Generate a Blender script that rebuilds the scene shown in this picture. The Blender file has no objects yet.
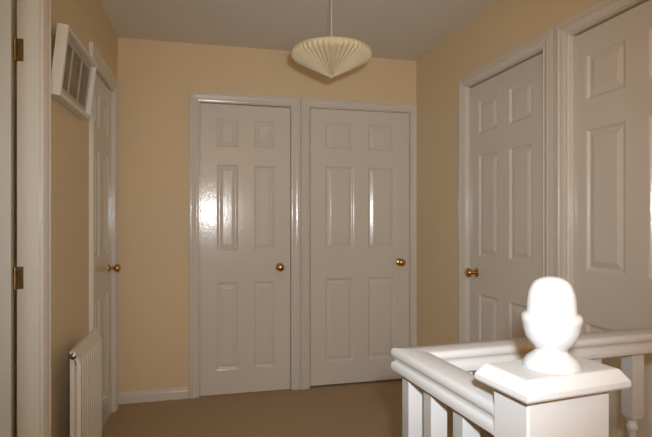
import bpy, math, random
from mathutils import Matrix, Vector
random.seed(4)
PI = math.pi
SC = bpy.context.scene
COL = SC.collection

# ------------------------------------------------------------------ helpers
class MB:
    """collects verts / faces of ONE mesh object"""
    def __init__(s): s.v = []; s.f = []
    def add(s, vs, fs):
        o = len(s.v); s.v += [tuple(p) for p in vs]
        s.f += [tuple(i + o for i in f) for f in fs]
    def box(s, x0, x1, y0, y1, z0, z1, M=None):
        vs = [(x, y, z) for z in (z0, z1) for y in (y0, y1) for x in (x0, x1)]
        if M: vs = [M @ Vector(p) for p in vs]
        s.add(vs, [(0,2,3,1),(4,5,7,6),(0,1,5,4),(2,6,7,3),(0,4,6,2),(1,3,7,5)])
    def cbox(s, x0, x1, y0, y1, z0, z1, c=.003, M=None):
        """box with chamfered vertical and horizontal edges (stack of rings)"""
        def ring(a, z):
            return [(x0+a+c,y0+a,z),(x1-a-c,y0+a,z),(x1-a,y0+a+c,z),(x1-a,y1-a-c,z),
                    (x1-a-c,y1-a,z),(x0+a+c,y1-a,z),(x0+a,y1-a-c,z),(x0+a,y0+a+c,z)]
        s.rings([ring(c,z0), ring(0,z0+c), ring(0,z1-c), ring(c,z1)], M=M)
    def rings(s, rs, cap0=True, cap1=True, M=None):
        n = len(rs[0]); vs = [p for r in rs for p in r]
        if M: vs = [M @ Vector(p) for p in vs]
        fs = []
        for k in range(len(rs)-1):
            for i in range(n):
                j = (i+1) % n
                fs.append((k*n+i, k*n+j, (k+1)*n+j, (k+1)*n+i))
        if cap0: fs.append(tuple(reversed(range(n))))
        if cap1: fs.append(tuple((len(rs)-1)*n+i for i in range(n)))
        s.add(vs, fs)
    def lathe(s, prof, n=24, M=None, cap0=True, cap1=True):
        s.rings([[(r*math.cos(2*PI*i/n), r*math.sin(2*PI*i/n), z) for i in range(n)] for r, z in prof],
                cap0, cap1, M)
    def tube(s, pts, r, n=10):
        pts = [Vector(p) for p in pts]; rs = []
        for k, p in enumerate(pts):
            d = (pts[min(k+1, len(pts)-1)] - pts[max(k-1, 0)]).normalized()
            a = d.cross(Vector((0,0,1)) if abs(d.z) < .9 else Vector((1,0,0))).normalized(); b = d.cross(a)
            rs.append([p + r*(math.cos(2*PI*i/n)*a + math.sin(2*PI*i/n)*b) for i in range(n)])
        s.rings([[tuple(q) for q in r_] for r_ in rs])
    def build(s, name, mat, parent=None, smooth=False, loc=None):
        me = bpy.data.meshes.new(name); me.from_pydata(s.v, [], s.f)
        me.materials.append(mat); me.validate(); me.update()
        import bmesh
        bm = bmesh.new(); bm.from_mesh(me); bmesh.ops.recalc_face_normals(bm, faces=bm.faces); bm.to_mesh(me); bm.free()
        if smooth:
            for p in me.polygons: p.use_smooth = True
            me.set_sharp_from_angle(angle=math.radians(40))
        o = bpy.data.objects.new(name, me); COL.objects.link(o)
        if parent: o.parent = parent
        if loc: o.location = loc
        return o

def tag(o, label=None, cat=None, group=None, kind=None):
    if label: o['label'] = label
    if cat: o['category'] = cat
    if group: o['group'] = group
    if kind: o['kind'] = kind
    return o
def thing(name, loc, rz=0, **k):
    o = bpy.data.objects.new(name, None); COL.objects.link(o)
    o.location = loc; o.rotation_euler = (0,0,rz); o.empty_display_size = .05
    return tag(o, **k)

# ------------------------------------------------------------------ materials
def mat(name, col, rough=.5, metal=0, spec=.5, bump=None, vary=None, coat=0):
    """bump = (scale xyz, strength, distance); vary = (second colour, scale xyz, contrast)"""
    m = bpy.data.materials.new(name); m.use_nodes = True
    nt = m.node_tree; b = nt.nodes['Principled BSDF']
    b.inputs['Base Color'].default_value = (*col, 1); b.inputs['Roughness'].default_value = rough
    b.inputs['Metallic'].default_value = metal; b.inputs['Specular IOR Level'].default_value = spec
    b.inputs['Coat Weight'].default_value = coat
    tc = nt.nodes.new('ShaderNodeTexCoord')
    def noise(sc, detail=3):
        mp = nt.nodes.new('ShaderNodeMapping'); mp.inputs['Scale'].default_value = sc
        n = nt.nodes.new('ShaderNodeTexNoise'); n.inputs['Scale'].default_value = 1; n.inputs['Detail'].default_value = detail
        nt.links.new(tc.outputs['Object'], mp.inputs[0]); nt.links.new(mp.outputs[0], n.inputs['Vector'])
        return n
    if vary:
        n = noise(vary[1]); r = nt.nodes.new('ShaderNodeValToRGB')
        r.color_ramp.elements[0].position = .5-vary[2]; r.color_ramp.elements[1].position = .5+vary[2]
        r.color_ramp.elements[0].color = (*col,1); r.color_ramp.elements[1].color = (*vary[0],1)
        nt.links.new(n.outputs['Fac'], r.inputs[0]); nt.links.new(r.outputs[0], b.inputs['Base Color'])
    if bump:
        n = noise(bump[0], 4); bp = nt.nodes.new('ShaderNodeBump')
        bp.inputs['Strength'].default_value = bump[1]; bp.inputs['Distance'].default_value = bump[2]
        nt.links.new(n.outputs['Fac'], bp.inputs['Height']); nt.links.new(bp.outputs[0], b.inputs['Normal'])
    return m

GLOSS = mat('gloss_white_paint', (.74,.70,.645), .18, bump=((58,58,30), .36, .0016))
RAILP = mat('satin_white_paint', (.545,.55,.555), .38, spec=.35, bump=((60,60,30), .10, .001))
WALLM = mat('cream_emulsion', (.79,.645,.44), .62, spec=.25, bump=((160,160,160), .12, .001),
            vary=((.78,.63,.425), (1.5,1.5,1.5), .3))
CEILM = mat('white_ceiling_emulsion', (.80,.76,.71), .85, spec=.1, bump=((90,90,90), .12, .001))
CARP = mat('beige_carpet', (.54,.40,.26), .95, spec=.05, bump=((170,170,170), .9, .006),
           vary=((.43,.315,.205), (70,70,70), .25))
BRASS = mat('polished_brass', (.62,.40,.14), .16, metal=1)
HINGE = mat('aged_brass', (.42,.31,.15), .3, metal=1, vary=((.25,.18,.09), (80,80,80), .2))
CHROME = mat('nickel_plate', (.45,.42,.38), .25, metal=1)
RADM = mat('radiator_enamel', (.76,.71,.62), .3)
RADD = mat('radiator_grille_enamel', (.62,.56,.46), .4)
FRAMEM = mat('white_frame_lacquer', (.78,.75,.69), .35)
MOUNT = mat('ivory_mount_card', (.60,.55,.45), .8)
BACKB = mat('brown_backing_board', (.2,.14,.09), .85)
CORDM = mat('white_flex', (.62,.55,.47), .5)
PLASTIC = mat('white_plastic', (.78,.76,.72), .35)
COPPER = mat('painted_pipe', (.30,.33,.28), .35)
DARK = mat('dark_gap', (.03,.027,.022), .9)

def shade_mat():
    m = mat('pleated_cream_paper', (.82,.74,.54), .65, spec=.2)
    nt = m.node_tree; b = nt.nodes['Principled BSDF']; out = nt.nodes['Material Output']
    tr = nt.nodes.new('ShaderNodeBsdfTranslucent'); tr.inputs[0].default_value = (.85,.70,.42,1)
    mx = nt.nodes.new('ShaderNodeMixShader'); mx.inputs[0].default_value = .3
    nt.links.new(b.outputs[0], mx.inputs[1]); nt.links.new(tr.outputs[0], mx.inputs[2]); nt.links.new(mx.outputs[0], out.inputs[0])
    return m
SHADEM = shade_mat()
def glass_mat():
    m = bpy.data.materials.new('picture_glass'); m.use_nodes = True; nt = m.node_tree; nt.nodes.clear()
    out = nt.nodes.new('ShaderNodeOutputMaterial'); t = nt.nodes.new('ShaderNodeBsdfTransparent')
    g = nt.nodes.new('ShaderNodeBsdfGlossy'); g.inputs['Roughness'].default_value = .03
    mx = nt.nodes.new('ShaderNodeMixShader')
    mx.inputs[0].default_value = .035; nt.links.new(t.outputs[0], mx.inputs[1]); nt.links.new(g.outputs[0], mx.inputs[2])
    nt.links.new(mx.outputs[0], out.inputs[0]); return m
GLASS = glass_mat()

# ------------------------------------------------------------------ room shell
XL, XR, YB, YF, ZC = -.564, 1.517, 3.45, -1.7, 2.374
LT = .070                                 # left partition thickness
DH = 1.981                                # door leaf height
def structure(name, mb, m, label, cat): return tag(mb.build(name, m), label, cat, kind='structure')

def wall_boxes(mb, a0, a1, b0, b1, z0, z1, holes, axis):
    """wall running along axis ('x' or 'y') from a0 to a1, thickness b0..b1, with door holes (h0,h1,top)"""
    def bx(p, q, zz0, zz1):
        if q - p < 1e-5: return
        if axis == 'x': mb.box(p, q, b0, b1, zz0, zz1)
        else: mb.box(b0, b1, p, q, zz0, zz1)
    c = a0
    for h0, h1, top in sorted(holes):
        bx(c, h0, z0, z1); bx(h0, h1, top, z1)
        if z0 < -.01: bx(h0, h1, z0, -.02)
        c = h1
    bx(c, a1, z0, z1)

G = .004
D1 = (1.15, 1.907); D2 = (2.715, 3.298)   # left wall openings (Y)
D3 = (-.048, .572); D4 = (.708, 1.466)    # back wall openings (X)
D5 = (2.005, 2.70); D6 = (1.186, 1.828)   # right wall openings (Y)
LIN = .022                                # lining thickness
def hole(d): return (d[0]-LIN, d[1]+LIN, DH+LIN+.006)

w = MB(); wall_boxes(w, YF, YB+.1, XL-LT, XL, -1.3, ZC, [hole(D1), hole(D2)], 'y')
structure('wall_left', w, WALLM, 'cream painted left landing wall with the picture and radiator', 'wall')
w = MB(); wall_boxes(w, XL, XR, YB, YB+.1, -.1, ZC, [hole(D3), hole(D4)], 'x')
structure('wall_back', w, WALLM, 'cream painted end wall holding the two cupboard doors', 'wall')
w = MB(); wall_boxes(w, YF, YB+.1, XR, XR+.1, -1.3, ZC, [hole(D5), hole(D6)], 'y')
structure('wall_right', w, WALLM, 'cream painted right wall with two panelled doors', 'wall')
w = MB(); w.box(XL-LT, XR+.1, YF-.1, YF, -1.3, ZC)
structure('wall_front', w, WALLM, 'cream painted wall at the foot of the stairs behind the viewpoint', 'wall')
w = MB(); w.box(XL-2.2, XR+.9, YF-.1, YB+.8, ZC, ZC+.1)
structure('ceiling', w, CEILM, 'plain off-white landing ceiling', 'ceiling')
# carpeted landing (L shaped around the stairwell)
w = MB(); w.box(XL-2.2, .483, .55, .958, -.2, 0); w.box(XL-2.2, .50, .958, YB+.8, -.2, 0); w.box(.50, XR+.9, .975, YB+.8, -.2, 0)
structure('floor', w, CARP, 'beige carpeted landing floor', 'floor')
# lower flight the photographer stands on
w = MB()
for k in range(5):
    z1 = -.19*(k+1); y1 = .55 - .23*k
    w.box(XL, .483, y1-.23, y1, -1.3, z1)
w.box(XL, .50, YF, .55-.23*5, -1.3, -1.14); w.box(.50, XR, YF, .975, -1.3, -1.14)
structure('stairs', w, CARP, 'beige carpeted stair flight below the landing', 'stairs')
w = MB(); w.box(.50, XR, .958, .975, -.22, -.001); w.box(.483, .50, .55, .975, -.22, -.001)
structure('trim_7', w, GLOSS, 'white apron board along the stairwell edge below the banister', 'apron board')
# small bedroom behind the open left door and cupboards behind the closed doors
w = MB(); w.box(XL-2.2, XL-2.1, .3, 3.0, 0, ZC); w.box(XL-2.1, XL-LT, .3, .4, 0, ZC); w.box(XL-2.1, XL-LT, 2.4, 2.5, 0, ZC)
structure('wall_bedroom', w, WALLM, 'cream walls of the room behind the open left door', 'wall')
w = MB(); w.box(XL, XR, YB+.7, YB+.75, 0, ZC); w.box(XL-.05, XL, YB+.1, YB+.75, 0, ZC); w.box(XR, XR+.05, YB+.1, YB+.75, 0, ZC)
structure('wall_cupboard', w, WALLM, 'cupboard walls behind the two end doors', 'wall')
w = MB(); w.box(XR+.8, XR+.85, .9, YB, 0, ZC); w.box(XR+.1, XR+.8, .85, .9, 0, ZC); w.box(XR+.1, XR+.8, YB, YB+.05, 0, ZC)
structure('wall_side_rooms', w, WALLM, 'walls closing the rooms behind the right doors', 'wall')

# skirting boards
def skirting(name, p0, p1, nrm, label):
    """moulded board from p0 to p1 standing off the wall along nrm"""
    prof = [(0,0),(.016,0),(.016,.050),(.013,.058),(.013,.063),(.007,.072),(0,.075)]
    n = Vector(nrm)
    rs = [[(p[0]+n.x*d, p[1]+n.y*d, z) for d, z in prof] for p in (p0, p1)]
    w = MB(); w.rings(rs)
    return tag(w.build(name, GLOSS), label, 'skirting board', kind='structure')
skirting('baseboard_back', (XL+.001, YB), (D3[0]-.074, YB), (0,-1), 'short white skirting board left of the end doors')
skirting('baseboard_left', (XL, D1[1]+.076), (XL, D2[0]-.078), (1,0), 'white skirting board running behind the radiator')
skirting('baseboard_right', (XR, D5[1]+.078), (XR, YB-.002), (-1,0), 'white skirting board in the far right corner')

# ------------------------------------------------------------------ doors
def door_leaf(W, H, T, stile, mull):
    """six-panel moulded leaf: front at y=0 facing -y"""
    w = MB()
    pw = (W - 2*stile - mull)/2
    xs = [0, stile, stile+pw, stile+pw+mull, W-stile, W]
    zt = [0, .095, .287, .406, .994, 1.208, 1.806, H]
    zs = [H - t for t in reversed(zt)]; zs[0] = 0
    prof = [(0,0),(.0035,.0010),(.0065,.0026),(.0095,.0056),(.0125,.0086),(.016,.0095),(.020,.0095),(.040,.0030),(.044,.0022)]
    def face(y, sgn):
        for a in range(5):
            for b in range(7):
                x0, x1, z0, z1 = xs[a], xs[a+1], zs[b], zs[b+1]
                if a in (1,3) and b in (1,3,5):
                    rs = [[(x0+i,y+sgn*d,z0+i),(x1-i,y+sgn*d,z0+i),(x1-i,y+sgn*d,z1-i),(x0+i,y+sgn*d,z1-i)] for i, d in prof]
                    w.rings(rs, cap0=False, cap1=True)
                else:
                    w.add([(x0,y,z0),(x1,y,z0),(x1,y,z1),(x0,y,z1)], [(0,1,2,3)])
    face(0, 1); face(T, -1)
    for a in range(5):
        for z in (0, H): w.add([(xs[a],0,z),(xs[a+1],0,z),(xs[a+1],T,z),(xs[a],T,z)], [(0,1,2,3)])
    for b in range(7):
        for x in (0, W): w.add([(x,0,zs[b]),(x,0,zs[b+1]),(x,T,zs[b+1]),(x,T,zs[b])], [(0,1,2,3)])
    # weld
    key = {}; remap = []; vs = []
    for v in w.v:
        k = tuple(round(c, 5) for c in v)
        if k not in key: key[k] = len(vs); vs.append(v)
        remap.append(key[k])
    o = MB(); o.v = vs; o.f = [tuple(remap[i] for i in f) for f in w.f]
    return o

KNOB = [(.0085,.004),(.0085,.026),(.011,.029),(.019,.033),(.0255,.040),(.0275,.048),(.0255,.056),(.019,.062),(.010,.065),(.002,.0658)]
ROSE = [(.029,0),(.029,.002),(.026,.005),(.017,.007),(.0125,.010)]
def add_knob(root, x, z, y=0):
    M = Matrix.Translation((x, y, z)) @ Matrix.Rotation(PI/2, 4, 'X')      # +z of the lathe -> -y
    k = MB(); k.lathe(KNOB, 28, M); ko = k.build('door_knob', BRASS, root, True); ko['label'] = 'polished brass door knob'
    r = MB(); r.lathe(ROSE, 28, M); r.build('rose_plate', BRASS, ko, True)

def make_door(name, loc, rz, W, recess, label, knob_x=None, knob_z=.868, bottom=.006, top_gap=.004, sag=0, stile=.108, mull=.106):
    root = thing(name, loc, rz, label=label, cat='door', kind='structure')
    leafW = W - 2*G
    H = DH - bottom - top_gap
    lf = door_leaf(leafW, H, .035, stile, mull)
    if sag:
        lf.v = [(x, y, z - sag*x/leafW*(z/H)) for x, y, z in lf.v]
    lf.v = [(x+G, y+recess, z+bottom) for x, y, z in lf.v]
    lf.build('door_leaf', GLOSS, root)
    if knob_x is not None: add_knob(root, knob_x, knob_z, recess)
    return root

def door_trim(name, loc, rz, W, depth, label, stop_y=None, aw=.066, head=1.0):
    """lining and mitred moulded architrave around an opening of width W (one fixed frame)"""
    root = thing(name, loc, rz, label=label, cat='door frame', kind='structure')
    H = DH + .003
    w = MB()
    w.box(-LIN, 0, 0, depth, 0, H); w.box(W, W+LIN, 0, depth, 0, H); w.box(-LIN, W+LIN, 0, depth, H, H+LIN)
    if stop_y is not None:                                         # door stop bead
        w.box(0, .012, stop_y, stop_y+.012, 0, H); w.box(W-.012, W, stop_y, stop_y+.012, 0, H); w.box(.012, W-.012, stop_y, stop_y+.012, H-.012, H)
    w.build('door_lining', GLOSS, root)
    prof = [(.005,.0),(.005,.009),(.008,.012),(.013,.013),(.016,.010),(.020,.010),(.024,.013),(.036,.0165),
            (.046,.018),(.050,.0145),(.053,.0145),(.056,.019),(.062,.0195),(aw,.017),(aw,0)]
    w = MB()
    def ring(x, z, dx, dz): return [(x+dx*u, -p, z+dz*u) for u, p in prof]
    w.rings([ring(0,0,-1,0), ring(0,H,-1,head), ring(W,H,1,head), ring(W,0,1,0)])
    w.build('architrave', GLOSS, root)
    return root

# local x runs along the wall so that local -y points into the hall
R_BACK, R_RIGHT, R_LEFT = 0, -PI/2, PI/2
make_door('door_3', (D3[0], YB, 0), R_BACK, D3[1]-D3[0], .002, 'white six-panel end-wall door on the left, narrower of the pair',
          D3[1]-D3[0]-.078, .862, bottom=.004, top_gap=.006, sag=.004)
make_door('door_4', (D4[0], YB, 0), R_BACK, D4[1]-D4[0], .001, 'white six-panel end-wall door on the right with the gap at its foot',
          D4[1]-D4[0]-.080, .878, bottom=.014, top_gap=.0005)
make_door('door_5', (XR, D5[1], 0), R_RIGHT, D5[1]-D5[0], .014, 'white six-panel right-wall door with brass knob, nearer the far corner', .075, .885, stile=.098, mull=.104)
make_door('door_6', (XR, D6[1], 0), R_RIGHT, D6[1]-D6[0], .014, 'white six-panel right-wall door cut by the photo edge behind the banister', D6[1]-D6[0]-.045, .885, stile=.066, mull=.100)
make_door('door_2', (XL, D2[0], 0), R_LEFT, D2[1]-D2[0], .010, 'white panelled left-wall door beyond the radiator, seen edge on', D2[1]-D2[0]-.078, .90)
door_trim('trim_3', (D3[0], YB, 0), R_BACK, D3[1]-D3[0], .1, 'white moulded frame around the narrower end door', .040)
door_trim('trim_4', (D4[0], YB, 0), R_BACK, D4[1]-D4[0], .1, 'white moulded frame around the wider end door', .042)
door_trim('trim_5', (XR, D5[1], 0), R_RIGHT, D5[1]-D5[0], .1, 'white moulded frame around the right-wall door with brass knob', .052, aw=.0865, head=.78)
door_trim('trim_6', (XR, D6[1], 0), R_RIGHT, D6[1]-D6[0], .1, 'white moulded frame around the nearest right-wall door', .052, aw=.0865, head=.78)
door_trim('trim_2', (XL, D2[0], 0), R_LEFT, D2[1]-D2[0], LT, 'white moulded frame around the left door beyond the radiator', None, head=1.3)
t1 = door_trim('trim_1', (XL, D1[0], 0), R_LEFT, D1[1]-D1[0], LT, 'white moulded door frame at the left edge with brass hinges', None, aw=.072)

# open left door: leaf turned back into the bedroom, hinged on the far jamb
root = thing('door_1', (XL-LT-.006, D1[1]-.004, 0), 0, label='white open door at the far left edge, hung on brass hinges', cat='door', kind='structure')
lf = door_leaf(.758, DH-.01, .035, .108, .106)
c8, s8 = math.cos(math.radians(8)), math.sin(math.radians(8))        # not quite fully open
lf.v = [((-x-.004)*c8-(y-.037)*s8, (-x-.004)*s8+(y-.037)*c8, z+.006) for x, y, z in lf.v]
lf.build('door_leaf', GLOSS, root)
for hz in (1.779, .996, .22):
    h = MB()
    h.box(.006, .026, .0022, .0042, hz-.0385, hz+.0385)            # leaf screwed on the lining
    h.box(-.0045, -.003, -.034, .002, hz-.0385, hz+.0385)          # leaf on the door edge
    for k in range(5):
        z0 = hz-.0385+k*.0154
        h.lathe([(.0058, z0+.0006), (.0058, z0+.0148)], 12, Matrix.Translation((.001, -.002, 0)))
    for sz in (-.026, 0, .026):
        h.lathe([(.004,0),(.003,.0008)], 10, Matrix.Translation((.016, .0022, hz+sz)) @ Matrix.Rotation(PI/2, 4, 'X'))
    o = h.build('hinge', HINGE, root); o['label'] = 'aged brass butt hinge'
# knob on the open leaf (both doors share the pattern)
add_knob(root, -.685*c8+.037*s8, .885, -.685*s8-.037*c8)

# ------------------------------------------------------------------ picture frame on the left wall
PW, PH, PD = .492, .262, .038
root = thing('picture_frame', (XL+.002, 2.002, 1.657), R_LEFT, label='white box frame of three photographs tilting forward on left wall above radiator', cat='picture')
TILT = Matrix.Rotation(math.radians(6.3), 4, 'X')          # top leans out into the hall
def P(m): m.v = [tuple(TILT @ Vector(p)) for p in m.v]; return m
w = MB(); bw = .017
w.box(0, PW, -PD, 0, 0, bw); w.box(0, PW, -PD, 0, PH-bw, PH); w.box(0, bw, -PD, 0, bw, PH-bw); w.box(PW-bw, PW, -PD, 0, bw, PH-bw)
P(w).build('frame', FRAMEM, root)
w = MB(); w.box(bw, PW-bw, -.010, -.004, bw, PH-bw); P(w).build('backing_board', BACKB, root)
w = MB()
ow = (PW-2*bw-.022*4)/3; ox = [bw+.022+i*(ow+.022) for i in range(3)]
oz0, oz1 = bw+.030, PH-bw-.022
yy0, yy1 = -.0175, -.0155
w.box(bw, PW-bw, yy0, yy1, bw, oz0); w.box(bw, PW-bw, yy0, yy1, oz1, PH-bw)
for a, b in zip([bw]+[x+ow for x in ox], ox+[PW-bw]): w.box(a, b, yy0, yy1, oz0, oz1)
P(w).build('mount_board', MOUNT, root)
cols = [((.24,.22,.18),(.16,.155,.13)), ((.30,.23,.14),(.17,.13,.085)), ((.24,.22,.17),(.15,.14,.115))]
for i in range(3):
    w = MB(); w.box(ox[i]-.004, ox[i]+ow+.004, -.0152, -.0105, oz0-.004, oz1+.004)
    P(w).build('photograph', mat('faded_photograph', cols[i][0], .5, vary=(cols[i][1], (9+i*2, 9, 11), .12)), root)
w = MB(); w.box(bw, PW-bw, -.0235, -.0215, bw, PH-bw); P(w).build('glass', GLASS, root)
w = MB(); w.tube([(.07,.001,PH-.04),(PW/2,.030,PH+.018),(PW-.07,.001,PH-.04)], .0012, 6); P(w); w.build('hanging_cord', CORDM, root)

# ------------------------------------------------------------------ radiator
RY0, RY1, RZ0, RZ1 = 2.045, 2.435, .10, .700
root = thing('radiator', (XL, RY0, 0), R_LEFT, label='white fluted panel radiator low on left wall under the picture', cat='radiator')
RWd = RY1-RY0; FY = -.100; BY = -.062            # front / back of casing (local -y is into the hall)
# fluted front panel (cross-section extruded in z, rounded top and bottom)
nfl = 11; pts = [(0, FY)]
pitch = RWd/nfl; gd = .010                       # groove depth
for i in range(nfl-1):
    x = (i+1)*pitch
    pts += [(x-.20*pitch, FY), (x-.07*pitch, FY+gd), (x+.07*pitch, FY+gd), (x+.20*pitch, FY)]
pts += [(RWd, FY), (RWd, FY+.014), (0, FY+.014)]
def ringz(z, k, sh): return [(x, (y if k == 1 or y > FY+.012 else FY+(y-FY)*k)+sh, z) for x, y in pts]
w = MB(); w.rings([ringz(RZ0,0,.012), ringz(RZ0+.012,.3,.003), ringz(RZ0+.03,1,0), ringz(RZ1-.055,1,0), ringz(RZ1-.046,.4,.001), ringz(RZ1-.036,0,.005), ringz(RZ1-.020,0,.012), ringz(RZ1-.006,0,.018), ringz(RZ1-.001,0,.023)])
w.build('front_panel', RADM, root)
for x0 in (-.003, RWd-.001):
    w = MB(); w.cbox(x0, x0+.004, FY+.022, BY, RZ0+.01, RZ1, .001); w.build('end_panel', RADM, root)
w = MB()
nb = 26
for i in range(nb+1):
    x = .004+i*(RWd-.010)/nb; w.box(x, x+.0028, FY+.034, BY-.002, RZ1-.008, RZ1-.002)
w.box(.002, RWd-.002, BY-.004, BY, RZ1-.012, RZ1)
w.build('top_grille', RADD, root)
w = MB()
for i in range(16):
    x = .012+i*(RWd-.030)/15; w.box(x, x+.006, FY+.0145, BY-.004, RZ0+.03, RZ1-.06)
w.build('convector_fins', RADD, root)
for bx_ in (.05, RWd-.07):
    for bz in (.30, .15):
        w = MB(); w.cbox(bx_, bx_+.02, BY, 0, bz, bz+.05, .002); w.build('wall_bracket', RADM, root)
w = MB(); MX = Matrix.Translation((-.003, BY-.012, RZ1-.018)) @ Matrix.Rotation(-PI/2, 4, 'Y')
w.lathe([(.013,-.004),(.013,.006),(.009,.008),(.009,.014),(.005,.016),(.005,.022)], 8, MX)
o = w.build('bleed_valve', CHROME, root, True); o['label'] = 'dull metal bleed valve on the near top corner'
for x0, s in ((0, -1), (RWd, 1)):
    w = MB(); w.lathe([(.011,.06),(.013,.075),(.013,.10),(.018,.104),(.018,.135),(.015,.140)], 14, Matrix.Translation((x0+s*.028, BY-.012, .03)))
    w.tube([(x0-s*.002, BY-.012, .128), (x0+s*.03, BY-.012, .128)], .009)
    w.tube([(x0+s*.028, BY-.012, 0), (x0+s*.028, BY-.012, .1)], .0075)
    w.build('pipe_valve', CHROME, root, True)

# ------------------------------------------------------------------ pendant lamp
LX, LY = .535, 2.13
root = thing('pendant_lamp', (LX, LY, ZC), 0, label='cream pleated cone lampshade hanging on a white flex from ceiling', cat='lamp')
def cone_ring(r, z, amp, n=46):
    out = []
    for i in range(2*n):
        a = 2*PI*i/(2*n); k = amp if i % 2 else -amp
        out.append(((r+k*.7)*math.cos(a), (r+k*.7)*math.sin(a), z-k*.8))
    return out
ZR = 1.905-ZC                               # rim
w = MB()
prof = [(.1735,ZR+.034,.0016),(.1765,ZR+.026,.0022),(.1755,ZR+.014,.0030),(.168,ZR+.005,.0036),(.130,ZR-.0155,.0034),(.090,ZR-.037,.0028),(.055,ZR-.0555,.0020),(.030,ZR-.069,.0013),(.014,ZR-.0775,.0006)]
outer = [cone_ring(*p) for p in prof]; inner = [[(x*.985, y*.985, z+.0022) for x, y, z in r] for r in reversed(outer)]
w.rings(outer+inner, cap0=False, cap1=False)
n2 = len(outer[0]); L = 2*len(outer)-1
w.f += [(i, (i+1)%n2, L*n2+(i+1)%n2, L*n2+i) for i in range(n2)]
sh = w.build('lamp_shade', SHADEM, root)
w = MB(); w.lathe([(.001,ZR-.086),(.006,ZR-.085),(.011,ZR-.082),(.0145,ZR-.0765),(.0145,ZR-.073),(.002,ZR-.072)], 20); w.build('finial', SHADEM, sh, True)
w = MB(); w.tube([(0,0,-.02),(0,0,ZR+.055)], .0030, 10); w.build('flex', CORDM, root, True)
w = MB(); w.lathe([(.001,0),(.040,0),(.040,-.006),(.034,-.018),(.012,-.024),(.006,-.030),(.001,-.030)], 24); w.build('ceiling_rose', PLASTIC, root, True)
w = MB(); w.lathe([(.004,ZR+.062),(.012,ZR+.055),(.014,ZR+.040),(.019,ZR+.034),(.019,ZR+.014),(.015,ZR+.010),(.002,ZR+.010)], 20); w.build('lamp_holder', PLASTIC, root, True)
w = MB(); w.lathe([(.002,ZR+.010),(.012,ZR+.008),(.014,ZR-.004),(.020,ZR-.020),(.020,ZR-.034),(.010,ZR-.046),(.001,ZR-.048)], 20); w.build('light_bulb', PLASTIC, root, True)
w = MB()
for k in range(3):
    a = 2*PI*k/3; w.tube([(.017*math.cos(a), .017*math.sin(a), ZR+.026), (.166*math.cos(a), .166*math.sin(a), ZR+.026)], .0012, 6)
w.build('shade_carrier', CHROME, root)

# ------------------------------------------------------------------ banister
CX, CY = .433, 1.012                        # mitred corner of the handrail (centre line)
root = thing('banister', (CX, CY, 0), 0, label='white painted landing banister with turned balusters and acorn-topped newel post', cat='banister')
PXc, PYc, PWx, PWy = .5045-CX, .6505-CY, .153, .074      # newel centre (local) and section
RT = .915                                   # handrail top
A = Vector((.461-CX, .690-CY)); B = Vector((0, 0)); E = Vector((XR-CX, (XR-CX)*math.tan(math.radians(3.0))))
prof = [(-.028,-.050),(-.0315,-.047),(-.0325,-.040),(-.0315,-.0335),(-.0295,-.031),(-.0265,-.0295),(-.0260,-.025),(-.0275,-.0205),(-.0310,-.0175),(-.0325,-.013),(-.0320,-.006),(-.0295,-.0015),(-.025,.0005),(0,.0025)]
prof = prof + [(-a, b) for a, b in reversed(prof[:-1])]
d1 = (B-A).normalized(); d2 = (E-B).normalized()
n1 = Vector((d1.y, -d1.x)); n2v = Vector((d2.y, -d2.x))     # right-hand normals
mit = (n1+n2v); mit = mit / mit.dot(n1)
def sec(p, nn): return [(p.x+nn.x*a, p.y+nn.y*a, RT-.002+b) for a, b in prof]
w = MB(); w.rings([sec(A, n1), sec(B, mit)]); w.build('handrail', RAILP, root, True)
w = MB(); w.rings([sec(B, mit), sec(E, n2v)]); w.build('handrail', RAILP, root, True)
# base rails
def base(a, b):
    d = (b-a).normalized(); n = Vector((d.y, -d.x)); pr = [(-.03,0),(-.03,.018),(-.022,.028),(.022,.028),(.03,.018),(.03,0)]
    w = MB(); w.rings([[(p.x+n.x*u, p.y+n.y*u, z) for u, z in pr] for p in (a, b)]); w.build('base_rail', RAILP, root)
base(A, B+d1*.03); base(B+d2*.03, E)
# turned baluster: square blocks with a turned waist
def baluster(p, ang):
    w = MB(); h = .0172; T = RT-.046
    M = Matrix.Translation((p.x, p.y, 0)) @ Matrix.Rotation(ang, 4, 'Z')
    def sq(hh, z): return [(-hh,-hh,z),(hh,-hh,z),(hh,hh,z),(-hh,hh,z)]
    w.rings([sq(h,.027), sq(h,.215), sq(h-.003,.221)], M=M)
    w.rings([sq(h-.004,.694), sq(h,.701), sq(h,T)], M=M)
    w.lathe([(.011,.219),(.0145,.226),(.0145,.234),(.0105,.240),(.0095,.250),(.0125,.275),(.0150,.310),(.0150,.345),(.0130,.400),
             (.0110,.470),(.0098,.560),(.0090,.640),(.0095,.660),(.0135,.667),(.0145,.673),(.0135,.679),(.0105,.685),(.0110,.697)], 18, M=M)
    w.build('baluster', RAILP, root, True)
a2 = 0
for t in (.004, .097, .204): baluster(B-d1*t+Vector((.002,0)), a2)
k = 1
for X in (.558, .682, .802, .916, 1.048, 1.175, 1.302, 1.430):
    baluster(B+d2*((X-CX)/d2.x), a2)
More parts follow.
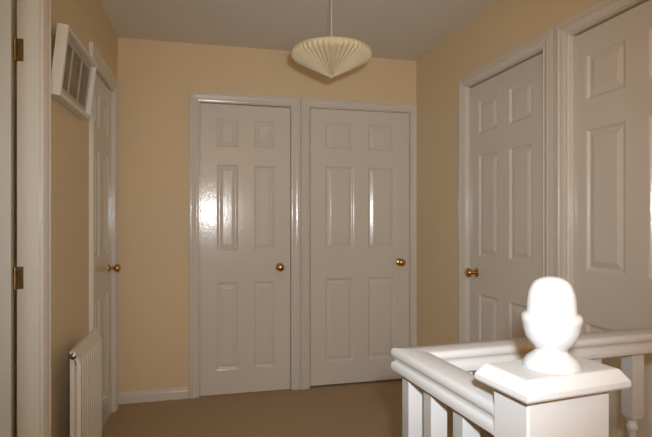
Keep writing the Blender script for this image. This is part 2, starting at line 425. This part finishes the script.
# newel post: square shaft, moulded cap, turned acorn
NM = Matrix.Translation((PXc, PYc, -.006)) @ Matrix.Rotation(math.radians(6.5), 4, 'Z') @ Matrix.Translation((-PXc, -PYc, 0))
AM = NM @ Matrix.Translation((PXc+.001, PYc, -.0065))
post = MB(); post.cbox(PXc-PWx/2, PXc+PWx/2, PYc-PWy/2, PYc+PWy/2, -.19, .957, .003, M=NM)
po = post.build('newel_post', RAILP, root)
def rr(ox, z): return [(PXc-PWx/2-ox, PYc-PWy/2-ox, z), (PXc+PWx/2+ox, PYc-PWy/2-ox, z), (PXc+PWx/2+ox, PYc+PWy/2+ox, z), (PXc-PWx/2-ox, PYc+PWy/2+ox, z)]
w = MB(); w.rings([rr(.004,.955), rr(.0175,.957), rr(.019,.960), rr(.019,.967), rr(.008,.983), rr(.005,.984)], M=NM)
w.build('newel_cap', RAILP, po)
w = MB()
w.lathe([(r*.945, z) for r, z in [(.042,.987),(.0435,.990),(.0435,.995),(.0405,.9985),(.040,1.000),(.037,1.0035),(.030,1.0085),(.0255,1.012),(.0238,1.0155),(.0255,1.0195),(.033,1.026),
         (.0392,1.0355),(.0425,1.046),(.0438,1.054),(.0445,1.0565),(.0458,1.061),(.0450,1.066),(.0425,1.069),(.0385,1.0705),(.0372,1.072),
         (.0372,1.080),(.0362,1.092),(.0338,1.103),(.0295,1.1125),(.0235,1.119),(.0155,1.123),(.007,1.1248),(.001,1.125)]], 40,
        AM)
w.build('acorn_finial', RAILP, po, True)

# ------------------------------------------------------------------ camera and light
cam = bpy.data.cameras.new('camera'); co = bpy.data.objects.new('camera', cam); COL.objects.link(co)
cam.sensor_width = 23.6; cam.lens = 18.0; cam.clip_start = .02
YAW = math.radians(13.46)
co.location = (0, 0, 1.2); co.rotation_euler = (PI/2, 0, -YAW)
cam.dof.use_dof = True; cam.dof.focus_distance = 2.2; cam.dof.aperture_fstop = 11.0
SC.camera = co

# the camera's own flash, just above and right of the lens
fl = bpy.data.lights.new('camera_flash', 'SPOT'); fo = bpy.data.objects.new('camera_flash', fl); COL.objects.link(fo)
rv = Vector((math.cos(YAW), -math.sin(YAW), 0)); fv = Vector((math.sin(YAW), math.cos(YAW), 0))
fo.location = Vector((0, 0, 1.2)) + rv*.05 + Vector((0,0,.09)) + fv*.02
fo.rotation_euler = (PI/2 - math.radians(3), 0, -YAW)
fl.energy = 92; fl.color = (.95, 1.0, 1.03); fl.shadow_soft_size = .022
fl.spot_size = math.radians(89); fl.spot_blend = 1.0

# added warm ambient fill, aimed up at the ceiling behind the viewpoint
ul = bpy.data.lights.new('warm_ambient_fill', 'AREA'); uo = bpy.data.objects.new('warm_ambient_fill', ul); COL.objects.link(uo)
ul.shape = 'DISK'; ul.size = 1.0; ul.energy = 27.5; ul.color = (1.0, .74, .46)
uo.location = (.1, -1.1, 1.0); uo.rotation_euler = (PI, 0, 0)

# added cool fill behind the open left door, standing in for daylight
wl = bpy.data.lights.new('bedroom_cool_fill', 'AREA'); wo = bpy.data.objects.new('bedroom_cool_fill', wl); COL.objects.link(wo)
wl.shape = 'RECTANGLE'; wl.size = 1.0; wl.size_y = 1.1; wl.energy = 13.0; wl.color = (.42, .66, 1.0)
wo.location = (XL-1.2, .42, 1.45); wo.rotation_euler = (PI/2, 0, 0); wo.rotation_euler = (-PI/2, 0, 0)

wd = bpy.data.worlds.new('world'); SC.world = wd; wd.use_nodes = True
wd.node_tree.nodes['Background'].inputs[0].default_value = (.03,.03,.03,1)
wd.node_tree.nodes['Background'].inputs[1].default_value = 0
vs = SC.view_settings; vs.view_transform = 'Standard'; vs.look = 'None'; vs.gamma = 1; vs.use_curve_mapping = False; vs.exposure = 0
